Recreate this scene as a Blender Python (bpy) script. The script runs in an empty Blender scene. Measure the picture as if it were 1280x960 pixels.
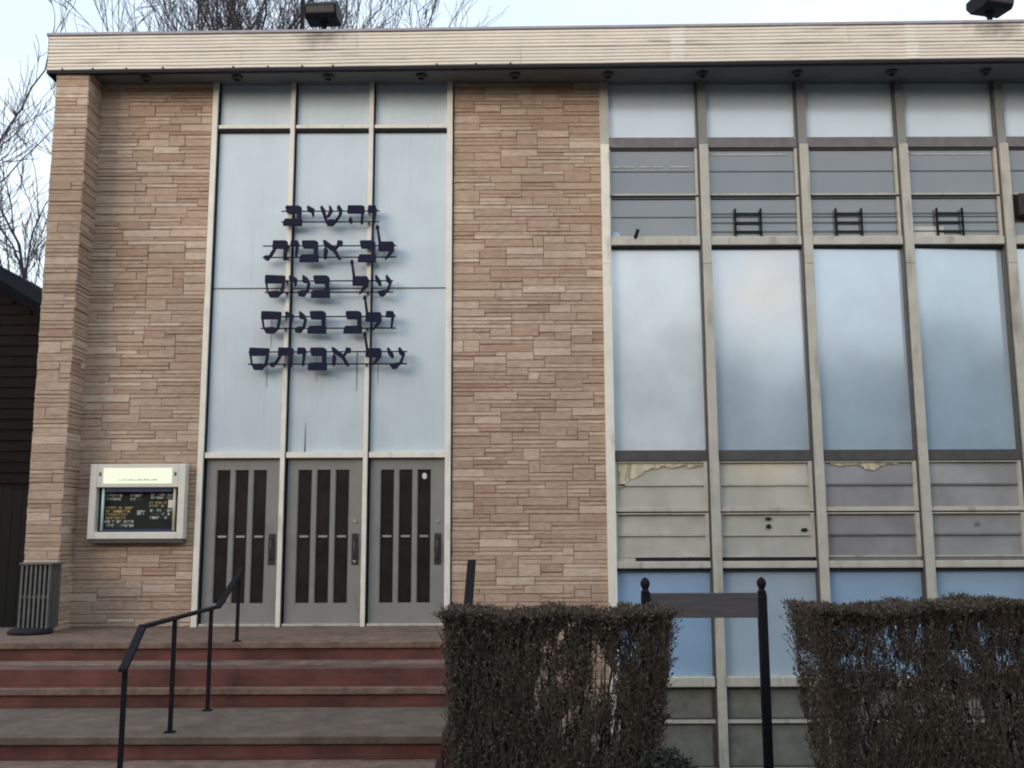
import bpy, bmesh, math, random
from mathutils import Vector, Matrix
rnd = random.Random(7)
S = bpy.context.scene
C = S.collection
R = math.radians

# ------------------------------------------------------------ camera
PITCH, YAW, ROLL = 0.1487627, 0.0007721, -0.0034559
fwd = Vector((math.sin(YAW)*math.cos(PITCH), math.cos(YAW)*math.cos(PITCH), math.sin(PITCH)))
rt = Vector((math.cos(YAW), -math.sin(YAW), 0)); up = rt.cross(fwd)
rt2 = rt*math.cos(ROLL) + up*math.sin(ROLL); up2 = -rt*math.sin(ROLL) + up*math.cos(ROLL)
cd = bpy.data.cameras.new('camera'); cam = bpy.data.objects.new('camera', cd); C.objects.link(cam)
M = Matrix((rt2, up2, -fwd)).transposed().to_4x4(); M.translation = (0, -12.5, 1.108)
cam.matrix_world = M
cd.sensor_width = 36; cd.lens = 36*1250/1280; cd.clip_end = 2000; cd.clip_start = .05
S.camera = cam
# ------------------------------------------------------------ sky, sun, exposure
SUN_EL, SUN_AZ = 12, 221        # azimuth clockwise from +y: behind the camera, a little to the left
W = bpy.data.worlds.new('World'); S.world = W; W.use_nodes = True
nt = W.node_tree; nt.nodes.clear()
out = nt.nodes.new('ShaderNodeOutputWorld'); bg = nt.nodes.new('ShaderNodeBackground')
sky = nt.nodes.new('ShaderNodeTexSky'); sky.sky_type = 'NISHITA'; sky.sun_disc = False
sky.sun_elevation = R(SUN_EL); sky.sun_rotation = R(SUN_AZ); sky.air_density = 1.0; sky.dust_density = 1.5; sky.ozone_density = 1.6
tc = nt.nodes.new('ShaderNodeTexCoord'); mp = nt.nodes.new('ShaderNodeMapping'); mp.inputs['Scale'].default_value = (1.4, 1.4, 3.2)
no = nt.nodes.new('ShaderNodeTexNoise'); no.inputs['Scale'].default_value = 2.2; no.inputs['Detail'].default_value = 5
rp = nt.nodes.new('ShaderNodeValToRGB'); rp.color_ramp.elements[0].position = .38; rp.color_ramp.elements[1].position = .72
rp.color_ramp.elements[0].color = (.66,.66,.66,1); rp.color_ramp.elements[1].color = (.84,.84,.84,1)
mx = nt.nodes.new('ShaderNodeMixRGB'); mx.inputs[2].default_value = (7.3, 8.5, 9.7, 1)
L = nt.links.new
L(tc.outputs['Generated'], mp.inputs[0]); L(mp.outputs[0], no.inputs[0]); L(no.outputs[0], rp.inputs[0])
L(rp.outputs[0], mx.inputs[0]); L(sky.outputs[0], mx.inputs[1])
# a small cloud catching the low sun, in the sky behind the camera
cdn = nt.nodes.new('ShaderNodeVectorMath'); cdn.operation = 'DOT_PRODUCT'; cdn.inputs[1].default_value = Vector((.262, -1, .245)).normalized()
nrm = nt.nodes.new('ShaderNodeVectorMath'); nrm.operation = 'NORMALIZE'; L(tc.outputs['Generated'], nrm.inputs[0]); L(nrm.outputs[0], cdn.inputs[0])
cmr = nt.nodes.new('ShaderNodeMapRange'); cmr.inputs[1].default_value = math.cos(R(2.3)); cmr.inputs[2].default_value = math.cos(R(.4)); cmr.interpolation_type = 'SMOOTHSTEP'; L(cdn.outputs['Value'], cmr.inputs[0])
mx2 = nt.nodes.new('ShaderNodeMixRGB'); mx2.inputs[2].default_value = (14, 9.6, 5.0, 1)
# thin bright haze towards the horizon
sxyz = nt.nodes.new('ShaderNodeSeparateXYZ'); L(nrm.outputs[0], sxyz.inputs[0])
hz_ = nt.nodes.new('ShaderNodeMapRange'); hz_.inputs[1].default_value = .42; hz_.inputs[2].default_value = .12; hz_.inputs[4].default_value = .5; L(sxyz.outputs[2], hz_.inputs[0])
mx3 = nt.nodes.new('ShaderNodeMixRGB'); mx3.inputs[2].default_value = (7.9, 8.3, 8.3, 1); L(hz_.outputs[0], mx3.inputs[0]); L(mx.outputs[0], mx3.inputs[1])
cno = nt.nodes.new('ShaderNodeTexNoise'); cno.inputs['Scale'].default_value = 14; cno.inputs['Detail'].default_value = 4; L(nrm.outputs[0], cno.inputs[0])
cmu = nt.nodes.new('ShaderNodeMapRange'); cmu.inputs[1].default_value = .30; cmu.inputs[2].default_value = .52; L(cno.outputs[0], cmu.inputs[0])
cml = nt.nodes.new('ShaderNodeMath'); cml.operation = 'MULTIPLY'; L(cmr.outputs[0], cml.inputs[0]); L(cmu.outputs[0], cml.inputs[1])
L(cml.outputs[0], mx2.inputs[0]); L(mx3.outputs[0], mx2.inputs[1]); L(mx2.outputs[0], bg.inputs[0]); L(bg.outputs[0], out.inputs[0])
bg.inputs[1].default_value = .125
sd = bpy.data.lights.new('sun', 'SUN'); sd.energy = 1.3; sd.angle = R(30); sd.color = (1, .80, .60)
so = bpy.data.objects.new('sun', sd); C.objects.link(so)
d = Vector((math.sin(R(SUN_AZ))*math.cos(R(SUN_EL)), math.cos(R(SUN_AZ))*math.cos(R(SUN_EL)), math.sin(R(SUN_EL))))
so.rotation_euler = d.to_track_quat('Z', 'Y').to_euler()
so.location = (-6, -20, 30)
S.view_settings.view_transform = 'Standard'; S.view_settings.look = 'None'; S.view_settings.gamma = 1
S.view_settings.exposure = 0.42; S.view_settings.use_curve_mapping = False
S.cycles.filter_width = 2.0
S.cycles.max_bounces = 8
S.cycles.use_denoising = True

# ------------------------------------------------------------ helpers
class MB:
    def __init__(s): s.v = []; s.f = []
    def add(s, vs, fs):
        n = len(s.v); s.v += [tuple(v) for v in vs]; s.f += [tuple(i+n for i in f) for f in fs]; return s
    def box(s, x0, x1, y0, y1, z0, z1):
        vs = [(x0,y0,z0),(x1,y0,z0),(x1,y1,z0),(x0,y1,z0),(x0,y0,z1),(x1,y0,z1),(x1,y1,z1),(x0,y1,z1)]
        return s.add(vs, [(0,3,2,1),(4,5,6,7),(0,1,5,4),(1,2,6,5),(2,3,7,6),(3,0,4,7)])
    def poly(s, pts, y0, y1):      # polygon in the xz plane (counter-clockwise seen from -y), extruded from y0 (front) to y1
        n = len(pts)
        vs = [(p[0], y0, p[1]) for p in pts] + [(p[0], y1, p[1]) for p in pts]
        return s.add(vs, [tuple(range(n)), tuple(range(2*n-1, n-1, -1))] + [(i, i+n, (i+1) % n + n, (i+1) % n) for i in range(n)])
    def tube(s, pts, rs, n=8, caps=True):
        pts = [Vector(p) for p in pts]
        if not isinstance(rs, (list, tuple)): rs = [rs]*len(pts)
        b = len(s.v); prev = None
        for i, p in enumerate(pts):
            t = (pts[min(i+1, len(pts)-1)] - pts[max(i-1, 0)]).normalized()
            if prev is None:
                a = Vector((0,0,1)) if abs(t.z) < .9 else Vector((1,0,0))
                u = t.cross(a).normalized()
            else:
                u = (prev - t*prev.dot(t)).normalized()
            prev = u; w = t.cross(u)
            for k in range(n):
                an = 2*math.pi*k/n
                s.v.append(tuple(p + (u*math.cos(an) + w*math.sin(an))*rs[i]))
        for i in range(len(pts)-1):
            for k in range(n):
                a = b+i*n+k; c = b+i*n+(k+1) % n
                s.f.append((a, c, c+n, a+n))
        if caps:
            s.f.append(tuple(range(b+n-1, b-1, -1))); e = b+(len(pts)-1)*n; s.f.append(tuple(range(e, e+n)))
        return s
    def bar(s, p, q, w, h):        # rectangular bar from p to q, w across (horizontal), h thick
        p = Vector(p); q = Vector(q); t = (q-p).normalized()
        a = Vector((0,0,1)) if abs(t.z) < .95 else Vector((0,1,0))
        u = t.cross(a).normalized(); w2 = u.cross(t)
        vs = [e + u*sx*w/2 + w2*sz*h/2 for e in (p, q) for sx, sz in ((-1,-1),(1,-1),(1,1),(-1,1))]
        return s.add(vs, [(0,1,2,3),(7,6,5,4),(0,4,5,1),(1,5,6,2),(2,6,7,3),(3,7,4,0)])
    def lathe(s, cx, cy, prof, n=16):
        b = len(s.v)
        for r, z in prof:
            for k in range(n):
                an = 2*math.pi*k/n; s.v.append((cx+r*math.cos(an), cy+r*math.sin(an), z))
        for i in range(len(prof)-1):
            for k in range(n):
                a = b+i*n+k; c = b+i*n+(k+1) % n; s.f.append((a, c, c+n, a+n))
        s.f.append(tuple(range(b+n-1, b-1, -1))); e = b+(len(prof)-1)*n; s.f.append(tuple(range(e, e+n)))
        return s

WL = {}
def obj(name, mb, m, parent=None, smooth=False, bevel=0, recalc=True):
    off = WL.get(parent.name, Vector()) if parent else Vector()
    me = bpy.data.meshes.new(name)
    me.from_pydata([tuple(Vector(v)-off) for v in mb.v], [], mb.f)
    if recalc:
        bm = bmesh.new(); bm.from_mesh(me); bmesh.ops.recalc_face_normals(bm, faces=bm.faces); bm.to_mesh(me); bm.free()
    me.update()
    o = bpy.data.objects.new(name, me); C.objects.link(o); me.materials.append(m)
    if parent: o.parent = parent
    WL[o.name] = off
    if smooth:
        for p in me.polygons: p.use_smooth = True
    if bevel:
        bv = o.modifiers.new('bevel', 'BEVEL'); bv.width = bevel; bv.segments = 2; bv.limit_method = 'ANGLE'
    return o
def thing(name, label, cat, loc, group=None):
    o = bpy.data.objects.new(name, None); C.objects.link(o); o.location = loc; o.empty_display_size = .2
    WL[o.name] = Vector(loc); o['label'] = label; o['category'] = cat
    if group: o['group'] = group
    return o
def tag(o, label, cat, group=None, kind=None):
    o['label'] = label; o['category'] = cat
    if group: o['group'] = group
    if kind: o['kind'] = kind
    return o
def struct(name, mb, m):
    o = obj(name, mb, m); o['kind'] = 'structure'; return o

def mat(name, col, rough=.6, var=.15, scale=6, bump=0, bscale=40, metal=0, spec=.5, stretch=(1,1,1), dirt=None, island=0, ior=None, coord='Object'):
    m = bpy.data.materials.new(name); m.use_nodes = True; t = m.node_tree; N = t.nodes; l = t.links.new
    p = N['Principled BSDF']; p.inputs['Roughness'].default_value = rough; p.inputs['Metallic'].default_value = metal
    p.inputs['Specular IOR Level'].default_value = spec
    if ior: p.inputs['IOR'].default_value = ior
    co = N.new('ShaderNodeTexCoord'); ma = N.new('ShaderNodeMapping'); ma.inputs['Scale'].default_value = stretch
    l(co.outputs[coord], ma.inputs[0])
    n = N.new('ShaderNodeTexNoise'); n.inputs['Scale'].default_value = scale; n.inputs['Detail'].default_value = 6; n.inputs['Roughness'].default_value = .65
    l(ma.outputs[0], n.inputs[0])
    r = N.new('ShaderNodeValToRGB'); e = r.color_ramp.elements
    e[0].position = .3; e[1].position = .7
    e[0].color = tuple(c*(1-var) for c in col)+(1,); e[1].color = tuple(min(1, c*(1+var)) for c in col)+(1,)
    l(n.outputs[0], r.inputs[0]); src = r.outputs[0]
    if island:
        g = N.new('ShaderNodeNewGeometry'); mr = N.new('ShaderNodeMapRange'); mr.inputs[3].default_value = 1-island; mr.inputs[4].default_value = 1+island
        l(g.outputs['Random Per Island'], mr.inputs[0])
        x = N.new('ShaderNodeMixRGB'); x.blend_type = 'MULTIPLY'; x.inputs[0].default_value = 1
        l(src, x.inputs[1]); l(mr.outputs[0], x.inputs[2]); src = x.outputs[0]
    if dirt:
        dc, lo, hi, ds, dst = dirt
        ma2 = N.new('ShaderNodeMapping'); ma2.inputs['Scale'].default_value = dst; l(co.outputs[coord], ma2.inputs[0])
        n2 = N.new('ShaderNodeTexNoise'); n2.inputs['Scale'].default_value = ds; n2.inputs['Detail'].default_value = 7; l(ma2.outputs[0], n2.inputs[0])
        r2 = N.new('ShaderNodeMapRange'); r2.inputs[1].default_value = lo; r2.inputs[2].default_value = hi; l(n2.outputs[0], r2.inputs[0])
        x = N.new('ShaderNodeMixRGB'); l(r2.outputs[0], x.inputs[0]); l(src, x.inputs[1]); x.inputs[2].default_value = tuple(dc)+(1,); src = x.outputs[0]
    l(src, p.inputs['Base Color'])
    if bump:
        n3 = N.new('ShaderNodeTexNoise'); n3.inputs['Scale'].default_value = bscale; n3.inputs['Detail'].default_value = 5; l(ma.outputs[0], n3.inputs[0])
        b = N.new('ShaderNodeBump'); b.inputs['Strength'].default_value = bump; b.inputs['Distance'].default_value = .02; l(n3.outputs[0], b.inputs['Height']); l(b.outputs[0], p.inputs['Normal'])
    return m

def stone_mat():
    m = bpy.data.materials.new('ashlar stone'); m.use_nodes = True; t = m.node_tree; N = t.nodes; l = t.links.new
    p = N['Principled BSDF']; p.inputs['Roughness'].default_value = .85; p.inputs['Specular IOR Level'].default_value = .2
    g = N.new('ShaderNodeNewGeometry'); r = N.new('ShaderNodeValToRGB'); r.color_ramp.interpolation = 'LINEAR'
    el = r.color_ramp.elements
    cols = [(0,(.415,.282,.205)),(.2,(.455,.322,.238)),(.42,(.50,.366,.276)),(.62,(.46,.330,.246)),(.82,(.545,.412,.315)),(1,(.61,.485,.385))]
    el[0].position, el[0].color = cols[0][0], cols[0][1]+(1,); el[1].position, el[1].color = cols[-1][0], cols[-1][1]+(1,)
    for q, c in cols[1:-1]:
        e = el.new(q); e.color = c+(1,)
    l(g.outputs['Random Per Island'], r.inputs[0])
    co = N.new('ShaderNodeTexCoord'); ma = N.new('ShaderNodeMapping'); ma.inputs['Scale'].default_value = (1, 1, 3); l(co.outputs['Object'], ma.inputs[0])
    n = N.new('ShaderNodeTexNoise'); n.inputs['Scale'].default_value = 9; n.inputs['Detail'].default_value = 8; n.inputs['Roughness'].default_value = .7; l(ma.outputs[0], n.inputs[0])
    mr = N.new('ShaderNodeMapRange'); mr.inputs[1].default_value = .25; mr.inputs[2].default_value = .75; mr.inputs[3].default_value = .74; mr.inputs[4].default_value = 1.24; l(n.outputs[0], mr.inputs[0])
    x = N.new('ShaderNodeMixRGB'); x.blend_type = 'MULTIPLY'; x.inputs[0].default_value = 1; l(r.outputs[0], x.inputs[1]); l(mr.outputs[0], x.inputs[2])
    n4 = N.new('ShaderNodeTexNoise'); n4.inputs['Scale'].default_value = .9; n4.inputs['Detail'].default_value = 3; l(co.outputs['Object'], n4.inputs[0])
    m4 = N.new('ShaderNodeMapRange'); m4.inputs[1].default_value = .3; m4.inputs[2].default_value = .7; m4.inputs[3].default_value = .88; m4.inputs[4].default_value = 1.12; l(n4.outputs[0], m4.inputs[0])
    x2 = N.new('ShaderNodeMixRGB'); x2.blend_type = 'MULTIPLY'; x2.inputs[0].default_value = 1; l(x.outputs[0], x2.inputs[1]); l(m4.outputs[0], x2.inputs[2])
    l(x2.outputs[0], p.inputs['Base Color'])
    n3 = N.new('ShaderNodeTexNoise'); n3.inputs['Scale'].default_value = 28; n3.inputs['Detail'].default_value = 6; l(ma.outputs[0], n3.inputs[0])
    b = N.new('ShaderNodeBump'); b.inputs['Strength'].default_value = .6; b.inputs['Distance'].default_value = .015; l(n3.outputs[0], b.inputs['Height']); l(b.outputs[0], p.inputs['Normal'])
    return m

def glaze_mat(name, col, fac, rough=.07, var=.08, scale=.8, drip=0, dripcol=(.3,.3,.3), tint=(1,1,1), wav=.0):
    # an opaque backed pane: diffuse backing plus a mirror coat
    m = bpy.data.materials.new(name); m.use_nodes = True; t = m.node_tree; N = t.nodes; l = t.links.new
    N.remove(N['Principled BSDF']); o = N['Material Output']
    co = N.new('ShaderNodeTexCoord'); n = N.new('ShaderNodeTexNoise'); n.inputs['Scale'].default_value = scale; n.inputs['Detail'].default_value = 3; l(co.outputs['Object'], n.inputs[0])
    r = N.new('ShaderNodeValToRGB'); r.color_ramp.elements[0].position = .3; r.color_ramp.elements[1].position = .7
    r.color_ramp.elements[0].color = tuple(c*(1-var) for c in col)+(1,); r.color_ramp.elements[1].color = tuple(c*(1+var) for c in col)+(1,)
    l(n.outputs[0], r.inputs[0]); src = r.outputs[0]
    if drip:
        ma = N.new('ShaderNodeMapping'); ma.inputs['Scale'].default_value = (14, 1, .35); l(co.outputs['Object'], ma.inputs[0])
        n2 = N.new('ShaderNodeTexNoise'); n2.inputs['Scale'].default_value = 2; n2.inputs['Detail'].default_value = 6; l(ma.outputs[0], n2.inputs[0])
        r2 = N.new('ShaderNodeMapRange'); r2.inputs[1].default_value = .55; r2.inputs[2].default_value = .85; r2.inputs[4].default_value = drip; l(n2.outputs[0], r2.inputs[0])
        x = N.new('ShaderNodeMixRGB'); l(r2.outputs[0], x.inputs[0]); l(src, x.inputs[1]); x.inputs[2].default_value = dripcol+(1,); src = x.outputs[0]
    df = N.new('ShaderNodeBsdfDiffuse'); l(src, df.inputs[0])
    gl = N.new('ShaderNodeBsdfGlossy'); gl.inputs[0].default_value = tint+(1,); gl.inputs['Roughness'].default_value = rough
    if wav:
        nb = N.new('ShaderNodeTexNoise'); nb.inputs['Scale'].default_value = .9; nb.inputs['Detail'].default_value = 1; l(co.outputs['Object'], nb.inputs[0])
        b = N.new('ShaderNodeBump'); b.inputs['Strength'].default_value = 1; b.inputs['Distance'].default_value = wav; l(nb.outputs[0], b.inputs['Height']); l(b.outputs[0], gl.inputs['Normal'])
    ms = N.new('ShaderNodeMixShader'); ms.inputs[0].default_value = fac; l(df.outputs[0], ms.inputs[1]); l(gl.outputs[0], ms.inputs[2]); l(ms.outputs[0], o.inputs[0])
    return m

m_stone = stone_mat()
m_mortar = mat('mortar', (.34,.255,.195), .95, .2, 12)
m_alum = mat('aged aluminium', (.50,.475,.41), .5, .12, 5, dirt=((.25,.22,.18), .55, .8, 3, (3,3,.6)))
m_alum_white = mat('white painted aluminium', (.82,.775,.68), .45, .08, 5, dirt=((.4,.36,.3), .6, .85, 3, (3,3,.6)))
m_dark = mat('dark gasket', (.022,.022,.027), .7, .2, spec=.15)
m_bronze = mat('dark bronze channel', (.075,.07,.07), .5, .25, 8)
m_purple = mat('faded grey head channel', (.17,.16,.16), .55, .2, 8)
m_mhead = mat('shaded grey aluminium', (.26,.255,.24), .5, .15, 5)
m_fascia = mat('cream ribbed metal', (.77,.705,.62), .45, .06, 3, island=.05, dirt=((.35,.28,.2), .58, .85, 4, (.35,1,4)))
m_cap = mat('grey roof edge', (.36,.33,.36), .6, .15)
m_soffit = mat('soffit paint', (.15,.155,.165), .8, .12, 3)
m_roof = mat('roofing gravel', (.25,.24,.23), .9, .2, 20)
m_panel = glaze_mat('pale spandrel panel', (.57,.65,.70), .09, .25, .07, 1.6, drip=.32, dripcol=(.36,.39,.40))
m_frost = [glaze_mat('whitened window pane', c, f, .14, .13, 1.3, wav=w*.4) for c, f, w in
           (((.68,.755,.80), .18, .004), ((.46,.57,.665), .28, .006), ((.41,.525,.63), .29, .006), ((.385,.51,.615), .29, .006), ((.33,.405,.45), .38, .01), ((.34,.41,.45), .38, .01), ((.34,.41,.45), .38, .01))]
m_top = glaze_mat('pale top panel', (.62,.705,.765), .15, .16, .05, 1.2)
m_peel = mat('peeling cream paint', (.62,.55,.38), .8, .25, 9, dirt=((.36,.34,.25), .5, .6, 14, (1,1,.4)))
m_vent = glaze_mat('grey vent glass', (.15,.157,.155), .13, .06, .12, 1.3)
m_cream = [glaze_mat('curtained hopper glass', c, .08, .1, .14, 2.5) for c in ((.50,.485,.42), (.45,.445,.39), (.27,.26,.27), (.30,.30,.30), (.28,.28,.28), (.3,.3,.3), (.3,.3,.3))]
m_blue = [glaze_mat('blue pane', c, .1, .1, .08, 1.2) for c in ((.31,.45,.64), (.38,.47,.56), (.31,.45,.62), (.33,.46,.61), (.28,.42,.6), (.28,.42,.6), (.28,.42,.6))]
m_base = glaze_mat('basement glass', (.20,.20,.175), .1, .1, .2, 5)
m_door = mat('grey door paint', (.245,.238,.225), .45, .08, 3, dirt=((.16,.15,.13), .6, .85, 5, (1,1,.6)))
m_darkglass = glaze_mat('dark door glass', (.022,.018,.016), .03, .25, .3, 4)
m_plate = mat('dark bronze plate', (.04,.037,.035), .4, .2)
m_steel = mat('worn steel', (.5,.49,.46), .35, .15, metal=.6)
m_black = mat('black painted iron', (.009,.009,.013), .6, .3, 20, bump=.1, spec=.15)
m_letter = mat('dark navy letter paint', (.010,.011,.036), .6, .3, 12, spec=.15)
m_slab = mat('brownstone slab', (.19,.122,.09), .85, .38, 7, bump=.4, bscale=30, dirt=((.075,.06,.05), .5, .8, 2.2, (1,1,1)))
m_land = mat('concrete landing', (.135,.10,.075), .9, .34, 5, bump=.4, bscale=40, dirt=((.07,.056,.047), .5, .8, 1.4, (1,1,1)))
m_brickred = None
def red_brick():
    m = bpy.data.materials.new('red brick risers'); m.use_nodes = True; t = m.node_tree; N = t.nodes; l = t.links.new
    p = N['Principled BSDF']; p.inputs['Roughness'].default_value = .9
    co = N.new('ShaderNodeTexCoord'); sp = N.new('ShaderNodeSeparateXYZ'); cb = N.new('ShaderNodeCombineXYZ'); l(co.outputs['Object'], sp.inputs[0]); l(sp.outputs[0], cb.inputs[0]); l(sp.outputs[2], cb.inputs[1])
    b = N.new('ShaderNodeTexBrick'); b.inputs['Scale'].default_value = 1; b.inputs['Brick Width'].default_value = .2; b.inputs['Row Height'].default_value = .063; b.inputs['Mortar Size'].default_value = .004
    b.inputs['Color1'].default_value = (.17,.052,.04,1); b.inputs['Color2'].default_value = (.13,.047,.037,1); b.inputs['Mortar'].default_value = (.12,.07,.055,1); l(cb.outputs[0], b.inputs[0])
    n = N.new('ShaderNodeTexNoise'); n.inputs['Scale'].default_value = 2.2; n.inputs['Detail'].default_value = 6; l(co.outputs['Object'], n.inputs[0])
    mr = N.new('ShaderNodeMapRange'); mr.inputs[1].default_value = .3; mr.inputs[2].default_value = .7; mr.inputs[3].default_value = .55; mr.inputs[4].default_value = 1.35; l(n.outputs[0], mr.inputs[0])
    x = N.new('ShaderNodeMixRGB'); x.blend_type = 'MULTIPLY'; x.inputs[0].default_value = 1; l(b.outputs[0], x.inputs[1]); l(mr.outputs[0], x.inputs[2]); l(x.outputs[0], p.inputs['Base Color'])
    return m
m_brickred = red_brick()
m_ground = mat('winter soil and grass', (.07,.065,.045), .95, .4, 3, bump=.5, bscale=25)
m_walk = mat('sidewalk concrete', (.30,.29,.27), .9, .15, 4, bump=.2)
m_road = mat('asphalt', (.05,.05,.052), .9, .25, 8, bump=.3, bscale=120)
m_bark = mat('winter bark', (.065,.053,.062), .9, .25, 10)
m_twig = mat('hedge twig', (.085,.068,.054), .9, .25, 10, island=.4)
m_leaf = mat('dry hedge leaf', (.078,.057,.040), .85, .3, 4, island=.45)
m_leafdark = mat('dark evergreen leaf', (.018,.022,.014), .7, .3, 4, island=.4)
m_shingle = mat('dark brown shingle siding', (.017,.0135,.0125), .95, .3, 4, stretch=(1,1,6), spec=.1)
m_roofdark = mat('dark shingle roof', (.010,.010,.012), 1, .3, 12, spec=.03)
m_fence = mat('dark stained boards', (.006,.005,.0045), .9, .3, 5, stretch=(8,8,.6))
m_bin = mat('weathered grey metal', (.125,.12,.11), .6, .2, 8, dirt=((.1,.1,.1), .5, .8, 5, (1,1,.5)))
m_board = mat('weathered grey brown board', (.085,.075,.08), .85, .25, 6, stretch=(.5,4,6))
m_white = mat('notice board frame paint', (.74,.70,.62), .4, .06, 6)
m_ac = mat('dark appliance case', (.012,.012,.012), .5, .2)

# ------------------------------------------------------------ ground
g = MB(); N_ = 24; G = -1.70
def gz(x, y): return G
g.add([(-400,-400,G),(400,-400,G),(400,400,G),(-400,400,G)], [(0,1,2,3)]); struct('ground', g, m_ground)
struct('sidewalk', MB().box(-60, 60, -9.4, -7.3, G-.05, G+.03), m_walk)
struct('kerb', MB().box(-60, 60, -9.62, -9.403, G-.05, G+.02), m_land)
struct('road', MB().add([(-60,-18,G+.004),(60,-18,G+.004),(60,-9.62,G+.004),(-60,-9.62,G+.004)], [(0,1,2,3)]), m_road)

# ------------------------------------------------------------ the building
B = thing('stone_faced_building', 'flat roofed two storey building with tan stone walls, grey doors and tall window bays', 'building', (0, 0, G))
SZ = 7.01          # soffit height
def stones(mb, u0, u1, z0, z1, place, seed):
    r = random.Random(seed); UW, UH = .068, .051
    nu = max(1, round((u1-u0)/UW)); nz = round((z1-z0)/UH); uw = (u1-u0)/nu; uh = (z1-z0)/nz
    used = [[False]*nu for _ in range(nz)]
    for j in range(nz):
        for i in range(nu):
            if used[j][i]: continue
            run = 0
            while i+run < nu and not used[j][i+run]: run += 1
            h = r.choices((1,2,3), (.60,.37,.03))[0]
            if h == 3: ln = r.randint(2,5)
            elif h == 1: ln = r.randint(4,12)
            else: ln = r.randint(4,9)
            ln = min(ln, run)
            if run-ln == 1: ln = run
            h = min(h, nz-j)
            ok = h
            for a in range(1, h):
                if any(used[j+a][i+b] for b in range(ln)): ok = a; break
            h = ok
            for a in range(h):
                for b in range(ln): used[j+a][i+b] = True
            gp = .0035; d = r.uniform(.006, .020); c = .005
            a0 = u0+i*uw+(gp if i else 0); a1 = u0+(i+ln)*uw-(gp if i+ln < nu else 0); b0 = z0+j*uh+gp; b1 = z0+(j+h)*uh-gp
            q = lambda: r.uniform(-.0025, .0025)
            o4 = [(a0,b0+q()),(a1,b0+q()),(a1,b1+q()),(a0,b1+q())]
            dd = [d+r.uniform(-.003,.003) for _ in range(4)]
            f4 = [(a0+c,o4[0][1]+c),(a1-c,o4[1][1]+c),(a1-c,o4[2][1]-c),(a0+c,o4[3][1]-c)]
            vs = [place(a,b,0) for a,b in o4] + [place(a,b,dd[k]-c*.9) for k,(a,b) in enumerate(o4)] + [place(a,b,dd[k]) for k,(a,b) in enumerate(f4)]
            fs = [(8,9,10,11)]
            for k in range(4):
                k2 = (k+1) % 4; fs += [(k,k2,k2+4,k+4),(k+4,k2+4,k2+8,k+8)]
            mb.add(vs, fs)
front = lambda y: (lambda a, b, d: (a, y-d, b))
w = obj('stone_wall', MB().box(-5.44, -3.93, .003, .3, G, SZ), m_mortar, B)
s = MB(); stones(s, -5.42, -3.925, 0, SZ, front(.003), 3); obj('stone_facing', s, m_stone, w, recalc=False)
w = obj('stone_wall', MB().box(-.74, 1.175, .003, .3, G, SZ), m_mortar, B)
s = MB(); stones(s, -.745, 1.178, -1.2, SZ, front(.003), 5); obj('stone_facing', s, m_stone, w, recalc=False)
w = obj('stone_pier', MB().box(-5.80, -5.40, -.40, .29, G, SZ-.02), m_mortar, B)
s = MB(); stones(s, -5.81, -5.395, -.2, SZ-.02, front(-.40), 8)
stones(s, -.408, .0, -.2, SZ-.02, lambda a, b, d: (-5.40+d, a, b), 9)
stones(s, -.408, .29, -1.2, SZ-.02, lambda a, b, d: (-5.80-d, -a-.118, b), 10)
obj('stone_facing', s, m_stone, w, recalc=False)
obj('side_wall', MB().box(-5.79, -5.5, .302, 14, G, SZ), m_shingle, B)
obj('back_wall', MB().box(-5.49, 10.3, 13.7, 14, G, SZ), m_shingle, B)
obj('core_wall', MB().box(1.18, 10.4, .16, .3, G, SZ), m_dark, B)
obj('stone_wall', MB().box(10.35, 12.2, .003, .3, G, SZ), m_stone, B)
# roof slab: the eave widens a little to the right
def fy(x): return -.44 - (x+5.9)/12.45*.27
XL, XR = -5.92, 12.4
def slab(mb, z0, z1, inset, yb=14.2):
    vs = [(XL+inset,fy(XL)+inset,z),(XR-inset,fy(XR)+inset,z),(XR-inset,yb,z),(XL+inset,yb,z)]
    pass
rf = MB()
ins = .035
lo = [(XL+ins,fy(XL)+ins),(XR-ins,fy(XR)+ins),(XR-ins,14.2),(XL+ins,14.2)]
rf.add([(x,y,SZ+.02) for x,y in lo]+[(x,y,7.44) for x,y in lo], [(3,2,1,0),(4,5,6,7),(0,1,5,4),(1,2,6,5),(2,3,7,6),(3,0,4,7)])
roof = obj('roof', rf, m_roof, B)
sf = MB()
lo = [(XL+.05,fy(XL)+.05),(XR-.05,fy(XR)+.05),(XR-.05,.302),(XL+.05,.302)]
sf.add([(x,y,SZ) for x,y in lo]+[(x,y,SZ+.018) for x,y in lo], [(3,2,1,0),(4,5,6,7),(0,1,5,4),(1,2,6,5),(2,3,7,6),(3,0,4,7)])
obj('soffit', sf, m_soffit, B)
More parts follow.
